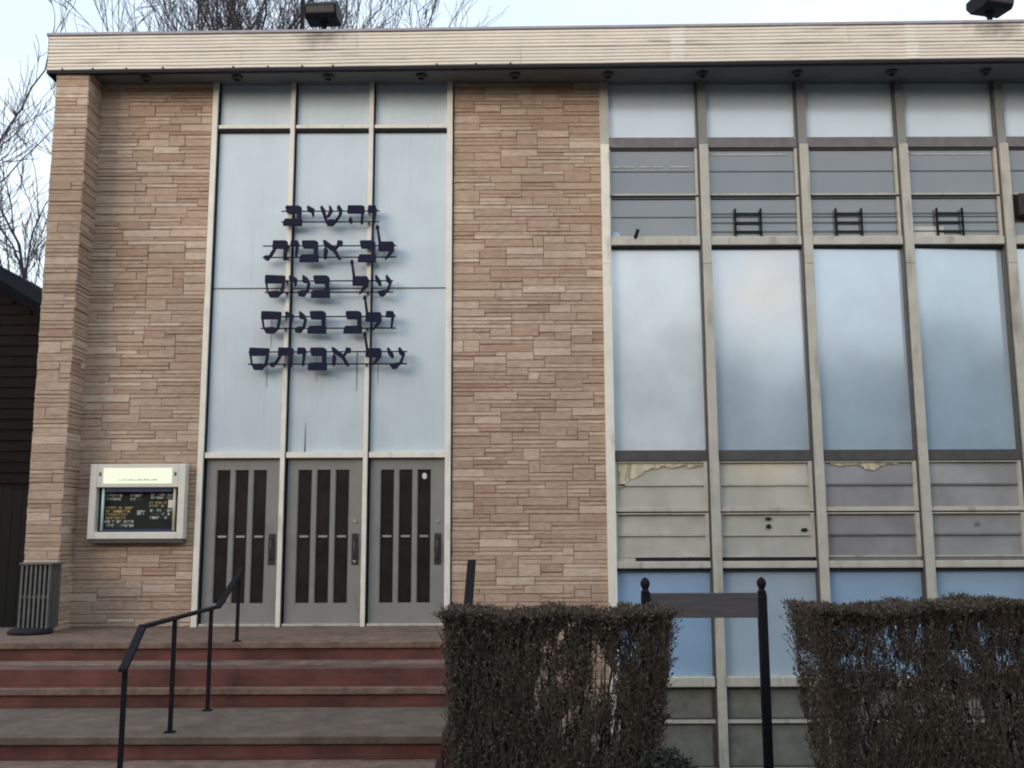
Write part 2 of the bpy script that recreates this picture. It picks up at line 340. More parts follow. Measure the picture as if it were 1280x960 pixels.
# fascia: ribbed sheet in two bands, in lengths with butt joints
def ribs(z0, z1, n):
    pr = []
    h = (z1-z0)/n
    for i in range(n):
        a = z0+i*h
        pr += [(a,.0),(a+h*.18,.016),(a+h*.72,.016),(a+h*.9,.0)]
    pr.append((z1,.0)); return pr
FZ0, FZM, FZ1 = 6.985, 7.215, 7.455
def fascia_piece(mb, xa, xb, prof):
    m_ = max(1, int((xb-xa)/.45)); k = len(prof)*2; n0 = len(mb.v)
    for q in range(m_+1):
        x = xa+(xb-xa)*q/m_; jy = rnd.uniform(-.004,.004); jz = rnd.uniform(-.003,.003) if 0 < q < m_ else 0
        for z, dd in prof: mb.v.append((x, fy(x)-dd+jy, z+jz))
        for z, dd in reversed(prof): mb.v.append((x, fy(x)+.03, z+jz))
    for q in range(m_):
        a = n0+q*k
        for i in range(k-1): mb.f.append((a+i, a+i+1, a+i+1+k, a+i+k))
    mb.f.append(tuple(range(n0+k-1, n0-1, -1))); e = n0+m_*k; mb.f.append(tuple(range(e, e+k)))
fm = MB()
lower = [XL, -3.43, .13, 2.1, 6.35, 9.2, XR]; upper = [XL, -5.0, -1.95, 4.27, 7.5, XR]
for a, b in zip(lower, lower[1:]): fascia_piece(fm, a+.002, b-.002, ribs(FZ0, FZM, 5))
for a, b in zip(upper, upper[1:]): fascia_piece(fm, a+.002, b-.002, ribs(FZM+.006, FZ1, 5))
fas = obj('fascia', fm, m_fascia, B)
fe = MB()
for a, b, n in ((FZ0, FZM, 5), (FZM+.006, FZ1, 5)):
    pr = ribs(a, b, n); vs = []
    for y in (fy(XL), 14.2):
        for z, dd in pr: vs.append((XL-dd, y, z))
    k = len(pr); fe.add(vs, [(i, i+k, i+1+k, i+1) for i in range(k-1)])
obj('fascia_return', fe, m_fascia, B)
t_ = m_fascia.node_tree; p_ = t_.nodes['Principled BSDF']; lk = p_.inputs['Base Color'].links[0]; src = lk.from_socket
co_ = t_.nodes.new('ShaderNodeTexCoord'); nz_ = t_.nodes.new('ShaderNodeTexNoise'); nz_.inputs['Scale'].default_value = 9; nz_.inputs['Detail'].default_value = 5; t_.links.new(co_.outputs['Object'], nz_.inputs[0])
for sx_ in (-2.42, 6.12):       # dark noisy patches under the floodlight feet
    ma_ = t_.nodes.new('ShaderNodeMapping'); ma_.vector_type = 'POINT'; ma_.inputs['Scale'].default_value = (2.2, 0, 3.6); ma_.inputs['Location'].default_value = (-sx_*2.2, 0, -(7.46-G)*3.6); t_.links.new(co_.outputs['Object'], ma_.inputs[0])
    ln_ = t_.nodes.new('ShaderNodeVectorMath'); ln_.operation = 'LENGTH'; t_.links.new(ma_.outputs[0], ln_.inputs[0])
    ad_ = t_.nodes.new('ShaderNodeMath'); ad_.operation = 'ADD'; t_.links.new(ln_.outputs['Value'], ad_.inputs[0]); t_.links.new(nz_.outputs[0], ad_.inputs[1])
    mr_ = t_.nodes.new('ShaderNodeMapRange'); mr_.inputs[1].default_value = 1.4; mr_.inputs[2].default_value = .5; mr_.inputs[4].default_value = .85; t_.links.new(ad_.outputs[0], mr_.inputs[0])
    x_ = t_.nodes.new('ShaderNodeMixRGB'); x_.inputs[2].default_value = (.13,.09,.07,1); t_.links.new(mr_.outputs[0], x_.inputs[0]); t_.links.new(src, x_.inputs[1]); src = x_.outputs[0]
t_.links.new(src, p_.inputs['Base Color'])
m_fpatch = mat('bleached ribbed metal', (.84,.79,.71), .45, .06, 3)
for xa_, xb_ in ((2.03,2.22),(4.98,5.14)):
    fp = MB()
    for a_, b_ in ((FZ0, FZM), (FZM+.006, FZ1)):
        fascia_piece(fp, xa_, xb_, [(z_, d_+.003) for z_, d_ in ribs(a_, b_, 5)])
    obj('fascia_patch', fp, m_fpatch, B)
cp = MB(); cp.add([(XL-.03,fy(XL)-.03,7.458),(XR,fy(XR)-.03,7.458),(XR,fy(XR)+.12,7.458),(XL-.03,fy(XL)+.12,7.458),
                   (XL-.03,fy(XL)-.03,7.49),(XR,fy(XR)-.03,7.49),(XR,fy(XR)+.12,7.49),(XL-.03,fy(XL)+.12,7.49)],
                  [(3,2,1,0),(4,5,6,7),(0,1,5,4),(1,2,6,5),(2,3,7,6),(3,0,4,7)])
cp.box(XL-.03, XL+.12, fy(XL)+.121, 14.2, 7.458, 7.49); obj('roof_edge', cp, m_cap, B)
dr = MB()  # drip edge deepened, its dark colour standing for the shade under the fascia
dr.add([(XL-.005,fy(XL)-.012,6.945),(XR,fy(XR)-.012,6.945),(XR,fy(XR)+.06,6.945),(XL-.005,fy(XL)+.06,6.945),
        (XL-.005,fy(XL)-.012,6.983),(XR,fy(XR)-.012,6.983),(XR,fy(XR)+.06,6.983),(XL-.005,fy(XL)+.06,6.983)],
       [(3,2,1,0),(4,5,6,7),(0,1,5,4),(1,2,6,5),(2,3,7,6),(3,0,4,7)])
dr.box(XL-.006, XL+.03, fy(XL)+.061, 14, 6.945, 6.983); obj('drip_edge_shade', dr, m_dark, B)
cl = MB()
for k in range(22):
    x = -5.75+k*.44+rnd.uniform(-.04,.04)
    if rnd.random() < .35 or x > .2: continue
    y = fy(x); cl.box(x-.012, x+.012, y-.022, y-.0165, 6.99, 7.008)
obj('clip', cl, m_dark, B)
for x in (-4.744,-3.552,-2.361,-1.155,.06,1.27,2.49,3.71,4.93,6.14,7.36,8.58):
    y = fy(x)*.5+.03
    l_ = obj('downlight', MB().lathe(x, y, [(.045,SZ-.045),(.065,SZ-.04),(.072,SZ-.012),(.072,SZ-.002)], 16), m_bronze, B, True)
    obj('lamp_lens', MB().lathe(x, y, [(.025,SZ-.06),(.035,SZ-.055),(.04,SZ-.046)], 12), m_dark, l_, True)

# ---- door bay
DX = [-3.875, -2.853, -1.822, -.793]
for i, x in enumerate(DX):
    wd = .036 if i in (0,3) else .028
    f_ = obj('door_frame', MB().box(x-wd, x+wd, -.05, .06, -.02, SZ-.003), m_alum_white, B, bevel=.004)
    obj('gasket_shade', MB().box(x+wd+.001, x+wd+.016, -.018, .05, 0, SZ-.004), m_dark, f_)
for a, b in zip(DX, DX[1:]):
    xa, xb = a+(.055 if a == DX[0] else .047), b-(.038 if b == DX[-1] else .03)
    for z0, z1 in ((6.42,SZ-.004),(4.243,6.335),(2.125,4.235)):
        tl = rnd.uniform(-.004,.004)
        o = obj('infill_panel', MB().poly([(xa,z0),(xb,z0),(xb,z1),(xa,z1)], .03+tl, .06), m_panel, B)
    t_ = obj('transom', MB().box(xa-.001, xb+.001, -.045, .055, 6.372, 6.418), m_alum_white, B, bevel=.003)
    obj('gasket_shade', MB().box(xa, xb, -.02, .05, 6.337, 6.371), m_dark, t_)
    obj('joint', MB().box(xa, xb, .012, .05, 4.236, 4.242), m_bronze, B)
    t_ = obj('door_head', MB().box(xa-.001, xb+.001, -.045, .055, 2.055, 2.124), m_alum_white, B, bevel=.003)
    # door leaf
    dxa, dxb = xa+.01, xb-.004
    st = (dxb-dxa)
    ga, gb = dxa+.125, dxb-.165      # glazed zone
    lw = (gb-ga-2*.05)/3
    leaf = MB(); z0, z1, y0, y1 = .035, 2.05, .035, .08
    leaf.box(dxa, ga, y0, y1, z0, z1); leaf.box(gb, dxb, y0, y1, z0, z1)
    leaf.box(ga, gb, y0, y1, z0, .277); leaf.box(ga, gb, y0, y1, 1.91, z1)
    for k in (1,2): leaf.box(ga+k*lw+(k-1)*.05, ga+k*(lw+.05), y0, y1, .277, 1.91)
    door = obj('door', leaf, m_door, B)
    for k in range(3):
        x0 = ga+k*(lw+.05)
        pn = obj('pane', MB().box(x0, x0+lw, .06, .075, .277, 1.91), m_darkglass, door)
        obj('push_bar_end', MB().box(x0+lw*.2, x0+lw*.8, .05, .0595, 1.073, 1.098), m_steel, pn)
        obj('bead', MB().box(x0, x0+.01, .045, .0595, .277, 1.91).box(x0+lw-.01, x0+lw, .045, .0595, .277, 1.91), m_door, pn)
    obj('pull_plate', MB().box(dxb-.125, dxb-.04, .022, .0345, .74, 1.12), m_plate, door, bevel=.004)
    obj('handle', MB().tube([(dxb-.083,.02,.80),(dxb-.083,-.03,.83),(dxb-.083,-.03,1.03),(dxb-.083,.02,1.06)], .011, 8), m_plate, door, True)
    lx = dxb-.085
    if a != DX[0]: obj('lock', MB().tube([(lx,.034,1.27),(lx,.020,1.27)], .022, 14), m_steel, door)
    if a == DX[1]: obj('lock', MB().tube([(lx,.0215,.785),(lx,.010,.785)], .020, 14), m_steel, door)
    if a == DX[2]: obj('sticker', MB().add([(gb-lw/2+.03*math.cos(t*.5236), .0585, 1.83+.04*math.sin(t*.5236)) for t in range(12)], [tuple(range(12))]), m_white, door)
    obj('threshold', MB().box(xa, xb, -.03, .1, .003, .033), m_alum, B, bevel=.004)
obj('wall_backing', MB().box(-3.92, -.75, .10, .3, -.3, SZ), m_dark, B)
# drip streak at the foot of the middle panel
obj('stain', MB().poly([(-2.60,2.126),(-2.585,2.126),(-2.59,2.5),(-2.594,2.5)], .024, .0245), m_bronze, B)

for px_, w_, za_, zb_ in ((-3.10,.008,3.42,2.95),(-2.47,.007,3.42,3.02),(-1.96,.010,3.42,2.9),(-1.69,.007,3.40,2.98),(-3.06,.006,3.95,3.45)):
    obj('stain', MB().poly([(px_-w_/4,zb_),(px_+w_/4,zb_),(px_+w_/2,za_),(px_-w_/2,za_)], .022, .0235), m_bronze, B)

# ---- window wall
WX = [1.232, 2.515, 3.82, 5.122, 6.43, 7.735, 9.04, 10.345]
for i, x in enumerate(WX):
    wd = .062 if 0 < i < 7 else .07
    if i == 0: x0, x1 = x-.055, x+.055
    else: x0, x1 = x-wd+.012, x+wd
    m_ = obj('mullion', MB().box(x0, x1, -.075, .10, -1.69, 4.52).box(x0, x1, -.07, .10, 4.525, 6.13), m_alum_white if i == 0 else m_alum, B, bevel=.005)
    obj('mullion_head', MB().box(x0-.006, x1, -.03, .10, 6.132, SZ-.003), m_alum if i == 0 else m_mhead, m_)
    if i: obj('gasket_shade', MB().box(x0-.024, x0-.002, -.03, .10, -1.69, SZ-.004), m_bronze, m_)  # dark strip: gasket plus the mullion's left-side shade, put in as colour
for i, (a, b) in enumerate(zip(WX, WX[1:])):
    xa, xb = a+(.056 if i == 0 else .063), b-.0755
    kk = min(i, 6)
    def pane(name, z0, z1, m, y=.05, par=B, tilt=0, yaw=0):
        return obj(name, MB().add([(xa,y-yaw,z0),(xb,y+yaw,z0),(xb,y-tilt+yaw,z1),(xa,y-tilt-yaw,z1),(xa,y+.02-yaw,z0),(xb,y+.02+yaw,z0),(xb,y+.02-tilt+yaw,z1),(xa,y+.02-tilt-yaw,z1)],
                   [(0,1,2,3),(7,6,5,4),(0,4,5,1),(1,5,6,2),(2,6,7,3),(3,7,4,0)]), m, par)
    pane('top_panel', 6.237, SZ-.004, m_top)
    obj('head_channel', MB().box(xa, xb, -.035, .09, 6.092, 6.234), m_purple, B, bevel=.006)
    # two awning vents
    for z0, z1 in ((5.452,6.088),(4.882,5.425)):
        fr = MB(); fw = .022
        fr.box(xa, xa+fw, -.01, .05, z0, z1); fr.box(xb-fw-.012, xb, -.02, .05, z0, z1)
        fr.box(xa+fw, xb-fw-.012, -.01, .05, z0, z0+fw)
        win = obj('vent_window', fr, m_alum, B)
        obj('pane', MB().box(xa+fw, xb-fw-.012, .022, .04, z0+fw, z1-.018), m_vent, win)
        obj('head_bar', MB().box(xa+fw, xb-fw-.012, -.005, .05, z1-.018, z1), m_bronze, win)
        zc = z0+(z1-z0)*.52
        obj('glazing_line', MB().box(xa+fw, xb-fw-.012, .015, .0215, zc-.007, zc+.007), m_bronze, win)
        if z0 > 5.3 and i in (0,1,3):
            zz = z1-(.24 if i == 0 else .075)
            gl = MB()
            x = xa+.04
            while x < xb-.2:
                l2 = rnd.uniform(.1,.3); gl.box(x, x+l2, .012, .021, zz-.010, zz+.008); x += l2+(rnd.uniform(.02,.1) if i == 0 else .003)
            obj('blind_edge', gl, m_alum, win)
    obj('gasket_shade', MB().box(xa, xb, -.012, .05, 5.428, 5.449), m_dark, B)
    if 1 <= i <= 3:
        xm = (xa+xb)/2-.09
        gd = MB()
        for k, z in enumerate((5.20,5.08,4.96)): gd.tube([(xa+.02,-.002,z+.006),(xb-.03,-.002,z+.006)], .005, 6)
        wg = obj('window_guard', gd, m_bronze, B, True)
        gd = MB()
        for z in (5.20,5.08,4.96): gd.box(xm-.155, xm+.155, -.030, -.012, z-.008, z+.008)
        for x in (-.165,.165): gd.box(xm+x-.010, xm+x+.010, -.038, -.008, 4.90, 5.265)
        obj('guard_bracket', gd, m_black, wg)
    obj('window_sill', MB().box(xa, xb, -.06, .09, 4.772, 4.880), m_alum, B, bevel=.01)
    obj('gasket_shade', MB().box(xa, xb, -.03, .09, 4.752, 4.770), m_dark, B)
    if i == 0:
        obj('latch', MB().bar((1.60,-.055,4.86),(1.635,-.10,4.97),.035,.03), m_dark, B)
        obj('paint_patch', MB().add([(1.30,.0195,4.91),(1.42,.0195,4.91),(1.40,.0195,4.96),(1.33,.0195,4.97)], [(0,1,2,3)]), m_blue[0], B)
    if i == 3:
        obj('curtain_remnant', MB().box(xa+.03, xa+.42, .006, .0215, 4.905, 5.03), m_cream[0], B, bevel=.004)
    pane('tall_pane', 2.138, 4.75, m_frost[kk], tilt=(-.004,.0,.006,.0,-.004,.003,0)[kk], yaw=(0,0,.011,.026,.01,-.01,0)[kk])
    obj('head_channel', MB().box(xa, xb, -.03, .09, 2.0, 2.135), m_bronze, B, bevel=.006)
    # two hoppers with blinds behind
    for z0, z1 in ((1.412,1.996),(.815,1.358)):
        fr = MB(); fw = .03
        fr.box(xa, xa+fw, -.01, .05, z0, z1); fr.box(xb-fw-.012, xb, -.02, .05, z0, z1)
        fr.box(xa+fw, xb-fw-.012, -.01, .05, z0, z0+.016); fr.box(xa+fw, xb-fw-.012, -.01, .05, z1-.018, z1)
        win = obj('hopper_window', fr, m_alum, B)
        zc = (z0+z1)/2
        for p0, p1 in ((z0+.017, zc-.012),(zc+.012, z1-.019)):
            obj('pane', MB().add([(xa+fw,.018,p0),(xb-fw-.012,.018,p0),(xb-fw-.012,.040,p1),(xa+fw,.040,p1),(xa+fw,.05,p0),(xb-fw-.012,.05,p0),(xb-fw-.012,.05,p1),(xa+fw,.05,p1)],
                [(0,1,2,3),(7,6,5,4),(0,4,5,1),(1,5,6,2),(2,6,7,3),(3,7,4,0)]), m_cream[kk], win)
        obj('glazing_line', MB().box(xa+fw, xb-fw-.012, .012, .05, zc-.011, zc+.011), m_alum if kk < 2 else m_purple, win)
    obj('gasket_shade', MB().box(xa, xb, -.005, .05, 1.360, 1.372), m_dark, B)
    obj('transom', MB().box(xa, xb, -.03, .06, 1.374, 1.410), m_alum, B, bevel=.004)
    if i in (0, 2):      # peeling paint along the head
        pp = MB(); n_ = 70; x0_, x1_ = (xa+.04, xb-.05) if i == 0 else (xa+.10, xa+.95); zt_ = 1.975
        lows = []
        for k in range(n_+1):
            u = k/n_
            if i == 0: h = .035+max(0, .26-.62*u)+.02*math.sin(u*31)*rnd.random()+.03*rnd.random()
            else: h = .012+.075*math.exp(-((u-.6)/.14)**2)+.02*math.exp(-((u-.15)/.1)**2)+.02*rnd.random()
            lows.append(zt_-h)
        for k in range(n_):
            xx = x0_+(x1_-x0_)*k/n_; xy = x0_+(x1_-x0_)*(k+1)/n_
            pp.add([(xx,.012,lows[k]),(xy,.012,lows[k+1]),(xy,.012,zt_),(xx,.012,zt_)], [(0,1,2,3)])
        obj('peeling_paint', pp, m_peel, B, recalc=False)
    if i in (1,3):
        pp = MB()
        for dx, dz, w_, h_ in (((.56,1.27,.09,.035),(.57,1.17,.07,.05),(1.0,1.13,.09,.04)) if i == 1 else ((.55,1.20,.07,.05),)):
            pp.poly([(xa+dx,dz),(xa+dx+w_*.6,dz-h_*.3),(xa+dx+w_,dz+h_*.3),(xa+dx+w_*.7,dz+h_),(xa+dx+.01,dz+h_*.8)], .004, .008)
        obj('stain', pp, m_dark if i == 1 else m_purple, B)
    if i < 2: obj('open_gap', MB().box(xa+(.03 if i else .24), xb-.01, .0, .05, .770, .812), m_dark, B)
    if i == 0: obj('gap_cover', MB().box(xa, xa+.235, .0, .05, .770, .812), m_alum, B)
    if i >= 2: obj('gap_cover', MB().box(xa, xb, .0, .05, .770, .812), m_purple, B)
    obj('window_sill', MB().box(xa, xb, -.055, .09, .682, .768), m_alum, B, bevel=.01)
    obj('gasket_shade', MB().box(xa, xb, -.02, .09, .655, .680), m_dark, B)
    pane('blue_pane', -.598, .653, m_blue[kk])
    obj('ledge', MB().box(xa, xb, -.09, .09, -.722, -.60), m_alum, B, bevel=.012)
    for z0, z1 in ((-1.108,-.726),(-1.66,-1.15)):
        fr = MB(); fw = .03
        fr.box(xa, xa+fw, .0, .05, z0, z1); fr.box(xb-fw, xb, .0, .05, z0, z1); fr.box(xa+fw, xb-fw, 0, .05, z0, z0+.02); fr.box(xa+fw, xb-fw, 0, .05, z1-.02, z1)
        win = obj('basement_window', fr, m_bronze, B)
        obj('pane', MB().box(xa+fw, xb-fw, .02, .04, z0+.02, z1-.02), m_base, win)
    obj('transom', MB().box(xa, xb, -.03, .06, -1.148, -1.110), m_alum, B)
    obj('window_sill', MB().box(xa, xb, -.03, .09, -1.699, -1.664), m_alum, B)
ac = thing('air_conditioner', 'black air conditioner box in the rightmost visible dark vent window', 'air conditioner', (6.85,-.02,4.9))
ob = obj('case', MB().box(6.53, 7.2, -.16, -.022, 5.13, 5.42), m_ac, ac, bevel=.01)
gr = MB()
for k in range(9): gr.box(6.56, 7.17, -.168, -.1605, 5.155+k*.028, 5.166+k*.028)
obj('grille', gr, m_plate, ac)

# ------------------------------------------------------------ lettering
GL = {
 'bet': [[(.18,.64),(.96,.64),(.96,.92),(.82,1),(.14,1),(.10,.90)], [(.76,.30),(.95,.30),(.95,.66),(.74,.66)], [(0,0),(1,.0),(1,.33),(.12,.33),(.02,.2)]],
 'yod': [[(0,.9),(.2,1),(.55,.88),(1,.72),(.95,.2),(.75,0),(.62,.42),(.1,.5)]],
 'shin': [[(0,.9),(.1,1),(.22,.82),(.32,.3),(.42,.16),(.28,.1),(.14,.5)], [(.40,1),(.50,.95),(.58,.75),(.40,.44),(.30,.42),(.42,.7)],
          [(.78,.98),(.88,1),(1,.8),(.95,.55),(.76,.22),(.66,.20),(.84,.5),(.86,.7),(.76,.82)], [(.24,.22),(.34,.0),(.58,0),(.78,.25),(.5,.3)]],
 'he': [[(0,.60),(1,.60),(1,.94),(.86,1),(.02,1)], [(.80,.0),(.93,.05),(.95,.62),(.82,.62)], [(.06,.18),(.20,.0),(.34,.18),(.20,.42)]],
 'vav': [[(0,.66),(.9,.66),(1,.8),(.8,1),(.05,1)], [(.55,0),(.72,0),(.92,.68),(.62,.68)]],
 'tav': [[(.38,.60),(1,.60),(1,.95),(.9,1),(.40,1)], [(.84,.02),(.97,.02),(.98,.62),(.86,.62)], [(.44,.62),(.54,.62),(.32,.16),(.22,.16)], [(0,.12),(.12,.0),(.22,.02),(.34,.22),(.12,.24)]],
 'alef': [[(0,1),(.14,1),(.62,.62),(.96,0),(.78,.0),(.52,.40),(.06,.72)], [(.70,.72),(.96,.68),(1,.95),(.76,1)], [(.56,.56),(.66,.5),(.82,.7),(.74,.75)], [(.06,.02),(.18,.02),(.26,.5),(.14,.66),(.06,.5)]],
 'lamed': [[(0,.98),(.11,.98),(.27,.5),(.13,.5)], [(-.03,.9),(.16,.93),(.13,1),(0,1)], [(.13,.26),(.98,.26),(1,.46),(.92,.52),(.13,.52)], [(.5,0),(.62,.05),(1,.27),(.78,.28)]],
 'mem': [[(0,.64),(.95,.64),(.98,.96),(.1,1),(0,.98)], [(.02,.65),(.09,.65),(.18,.18),(.11,.22)], [(.86,.65),(.95,.65),(.88,.2),(.76,.15)], [(.12,.22),(.26,.0),(.64,0),(.86,.22),(.62,.28),(.3,.26)]],
 'nun': [[(.36,.95),(.46,1),(.82,.84),(1,.6),(.92,.5),(.76,.62),(.40,.66)], [(.80,.6),(.96,.58),(.88,.3),(.66,.22)], [(0,.2),(.1,.02),(.52,.0),(.84,.27),(.4,.28)]],
 'ayin': [[(0,.94),(.1,1),(.36,.72),(.38,.5),(.22,.52),(.06,.7)], [(.62,.96),(.72,1),(.98,.74),(.95,.56),(.80,.6),(.66,.7)], [(.84,.6),(.94,.6),(.84,.3),(.62,.16)], [(.14,.2),(.3,.0),(.52,0),(.82,.3),(.5,.28)]],
}
Zs, Ox, O1, O2 = 5.818, 300, 240, 350
RIG = [('bet',322,452,106,247,O1),('yod',490,542,106,186,O1),('shin',585,745,104,248,O1),('he',785,905,104,238,O1),('vav',932,998,104,238,O1)], \
 [('tav',176,345,358,500,O1),('vav',372,432,358,470,O1),('bet',440,572,358,510,O1),('alef',606,746,356,492,O1),('bet',862,988,358,510,O1),('lamed',994,1122,248,496,O1)], \
 [('mem',188,330,608,768,O1),('yod',360,416,610,690,O1),('nun',424,512,608,762,O1),('bet',524,654,612,770,O1),('lamed',808,934,500,746,O1),('ayin',984,1106,608,760,O1)], \
 [('mem',160,302,230,390,O2),('yod',332,388,232,310,O2),('nun',402,486,230,386,O2),('bet',498,628,230,390,O2),('bet',758,888,230,390,O2),('lamed',902,1030,118,370,O2),('vav',1062,1126,230,358,O2)], \
 [('mem',74,214,495,655,O2),('tav',214,386,495,636,O2),('vav',420,484,495,626,O2),('bet',500,632,495,657,O2),('alef',668,806,493,626,O2),('lamed',902,1030,383,626,O2),('ayin',1070,1202,493,648,O2)]
RLS = [(300,1012,137,213,O1),(165,1136,390,470,O1),(180,1112,645,725,O1),(150,1132,265,347,O2),(58,1214,522,607,O2)]
def ray(px, py):
    return rt2*((px-640)/1250) + up2*((480-py)/1250) + fwd
def unp(px, py, y):
    d = ray(px, py); t = (12.5+y)/d.y; return (d.x*t, 1.108+d.z*t)
LY = -.12
WORDS = ('first row of dark Hebrew letters on two rails, shortest row, above the other four rows',
         'second row of dark Hebrew letters from the top, rails starting left of the first row',
         'middle row of the five rows of dark Hebrew letters, crossing the panel joint',
         'fourth row of dark Hebrew letters, just above the widest bottom row',
         'bottom and widest row of dark Hebrew letters, nearest above the doors')
for n, (row, rl) in enumerate(zip(RIG, RLS)):
    x0, z1 = unp(Ox+rl[0]/Zs, rl[4]+rl[2]/Zs, LY); x1, z0 = unp(Ox+rl[1]/Zs, rl[4]+rl[3]/Zs, LY)
    T = thing('hebrew_lettering', WORDS[n], 'lettering', ((x0+x1)/2, LY, z0), 'rows of Hebrew lettering over the doors')
    for z in (z0, z1):
        obj('rail', MB().tube([(x0,LY+.02,z),(x1,LY+.02,z)], .009, 8), m_black, T, True)
    for x in DX[1:3]:
        for z in (z0, z1): obj('bracket', MB().tube([(x,LY+.02,z-.012),(x,-.052,z-.012)], .010, 8), m_black, T)
    for g_, a, b, c, e, oy in row:
        xa, zt = unp(Ox+a/Zs, oy+c/Zs, LY); xb, zb = unp(Ox+b/Zs, oy+e/Zs, LY)
        mb = MB()
        for k, pts in enumerate(GL[g_]):
            P = [(xa+(xb-xa)*u, zb+(zt-zb)*v) for u, v in pts]
            A = sum(P[q][0]*P[(q+1) % len(P)][1]-P[(q+1) % len(P)][0]*P[q][1] for q in range(len(P)))
            if A < 0: P.reverse()
            mb.poly(P, LY-.045-.002*k, LY+.008+.001*k)
        obj('letter', mb, m_letter, T)

# ------------------------------------------------------------ notice board
NB = thing('notice_board', 'cream framed notice board with glowing header on the stone wall beside the doors', 'notice board', (-4.65,-.02,1.06))
x0, x1, z0, z1, yf, yb = -5.185, -4.01, 1.062, 1.976, -.165, -.026
fr = MB()
fr.box(x0, x0+.085, yf, yb, z0, z1); fr.box(x1-.085, x1, yf, yb, z0, z1); fr.box(x0+.085, x1-.085, yf, yb, z0, z0+.085); fr.box(x0+.085, x1-.085, yf, yb, 1.69, z1)
obj('frame', fr, m_white, NB, bevel=.008)
obj('base_lip', MB().box(x0+.01, x1-.005, yf+.02, yb, z0-.045, z0-.001), m_bronze, NB)
def emis(name, col, st):
    m = bpy.data.materials.new(name); m.use_nodes = True; p = m.node_tree.nodes['Principled BSDF']
    p.inputs['Base Color'].default_value = (.25,.25,.22,1); p.inputs['Emission Color'].default_value = col+(1,); p.inputs['Emission Strength'].default_value = st; return m
m_glow = emis('lit header', (.93,1,.74), .62)
hd = obj('lit_header', MB().box(x0+.165, x1-.165, yf-.006, yf-.0005, 1.735, 1.925), m_glow, NB, bevel=.002)
tx = MB(); x = x0+.36
r2 = random.Random(4)
while x < x0+.80:
    l2 = r2.uniform(.012,.03); tx.box(x, x+l2, yf-.0075, yf-.0062, 1.772, 1.772+r2.choice((.012,.018))); x += l2+r2.choice((.008,.008,.02))
obj('header_text', tx, mat('faded header text', (.45,.45,.36), .7), hd)
for x in (x0+.125, x1-.125): obj('screw', MB().box(x-.012, x+.012, yf-.005, yf-.0005, 1.83, 1.875), m_bronze, NB)
obj('backing', MB().box(x0+.085, x1-.085, -.05, -.03, z0+.085, 1.69), mat('dark green felt', (.012,.018,.016), .9), NB)
obj('tube_reflection', MB().tube([(x0+.155,-.11,z0+.1),(x0+.155,-.11,1.68)], .017, 10), mat('pale tube', (.55,.68,.68), .4), NB, True)  # pale rods: fluorescent reflections inside the case, painted as colour
obj('tube_reflection', MB().tube([(x1-.14,-.11,z0+.1),(x1-.14,-.11,1.68)], .017, 10), mat('warm tube', (.62,.58,.42), .4), NB, True)
obj('trim', MB().box(x0+.19, x1-.17, -.13, -.12, 1.635, 1.68).box(x0+.19, x1-.17, -.13, -.12, z0+.09, z0+.12), mat('navy strip', (.02,.03,.09), .5), NB)
m_ty = mat('yellow letters', (.42,.30,.10), .6, .3, 20, island=.3); m_tw = mat('white letters', (.42,.41,.37), .6, .3, 20, island=.3)
m_strip = mat('dark letter strip', (.03,.035,.03), .8)
def text_rows(name, xa, xb, zt, zb, rows, m, fill=.85, skew=0):
    h = (zt-zb)/rows
    for k in range(rows):
        mb = MB(); mb.box(xa, xb-(rows-1-k)*skew, -.0502, -.05, zt-k*h-h*.8, zt-k*h); x = xa; e = xb-(rows-1-k)*skew
        while x < e:
            l2 = r2.uniform(.015,.032); g2 = r2.random()
            if g2 < fill:
                zz = zt-k*h
                mb.box(x, x+l2, -.058, -.0501, zz-h*.74, zz-h*.06) if g2 < .3 else (mb.box(x, x+l2, -.058, -.0501, zz-h*.24, zz-h*.06), mb.box(x, x+l2*.3, -.057, -.0501, zz-h*.74, zz-h*.241))
            x += l2+.007
        o = obj(name, mb, m, NB); o.data.materials.append(m_strip)
        for q in o.data.polygons[:6]: q.material_index = 1
Xf = lambda u: x0+.085+(u-150)/(970-150)*(x1-x0-.17); Zf = lambda v: 1.69-(v-335)/(780-335)*(1.69-z0-.085)
text_rows('white_text', Xf(225), Xf(370), Zf(400), Zf(470), 2, m_tw)
text_rows('white_text', Xf(465), Xf(575), Zf(400), Zf(475), 2, m_tw)
text_rows('white_text', Xf(670), Xf(890), Zf(395), Zf(455), 2, m_tw)
text_rows('yellow_text', Xf(660), Xf(830), Zf(475), Zf(540), 2, m_ty, .7)
text_rows('yellow_text', Xf(225), Xf(430), Zf(525), Zf(660), 4, m_ty, .9, -.02)
text_rows('white_text', Xf(215), Xf(500), Zf(660), Zf(740), 2, m_tw, .8)
text_rows('white_text', Xf(540), Xf(605), Zf(560), Zf(625), 1, m_tw, 1)
text_rows('white_text', Xf(670), Xf(900), Zf(550), Zf(660), 3, m_tw, .6)
obj('paper_note', MB().box(Xf(848), Xf(925), -.06, -.0505, Zf(540), Zf(458)), m_white, NB)

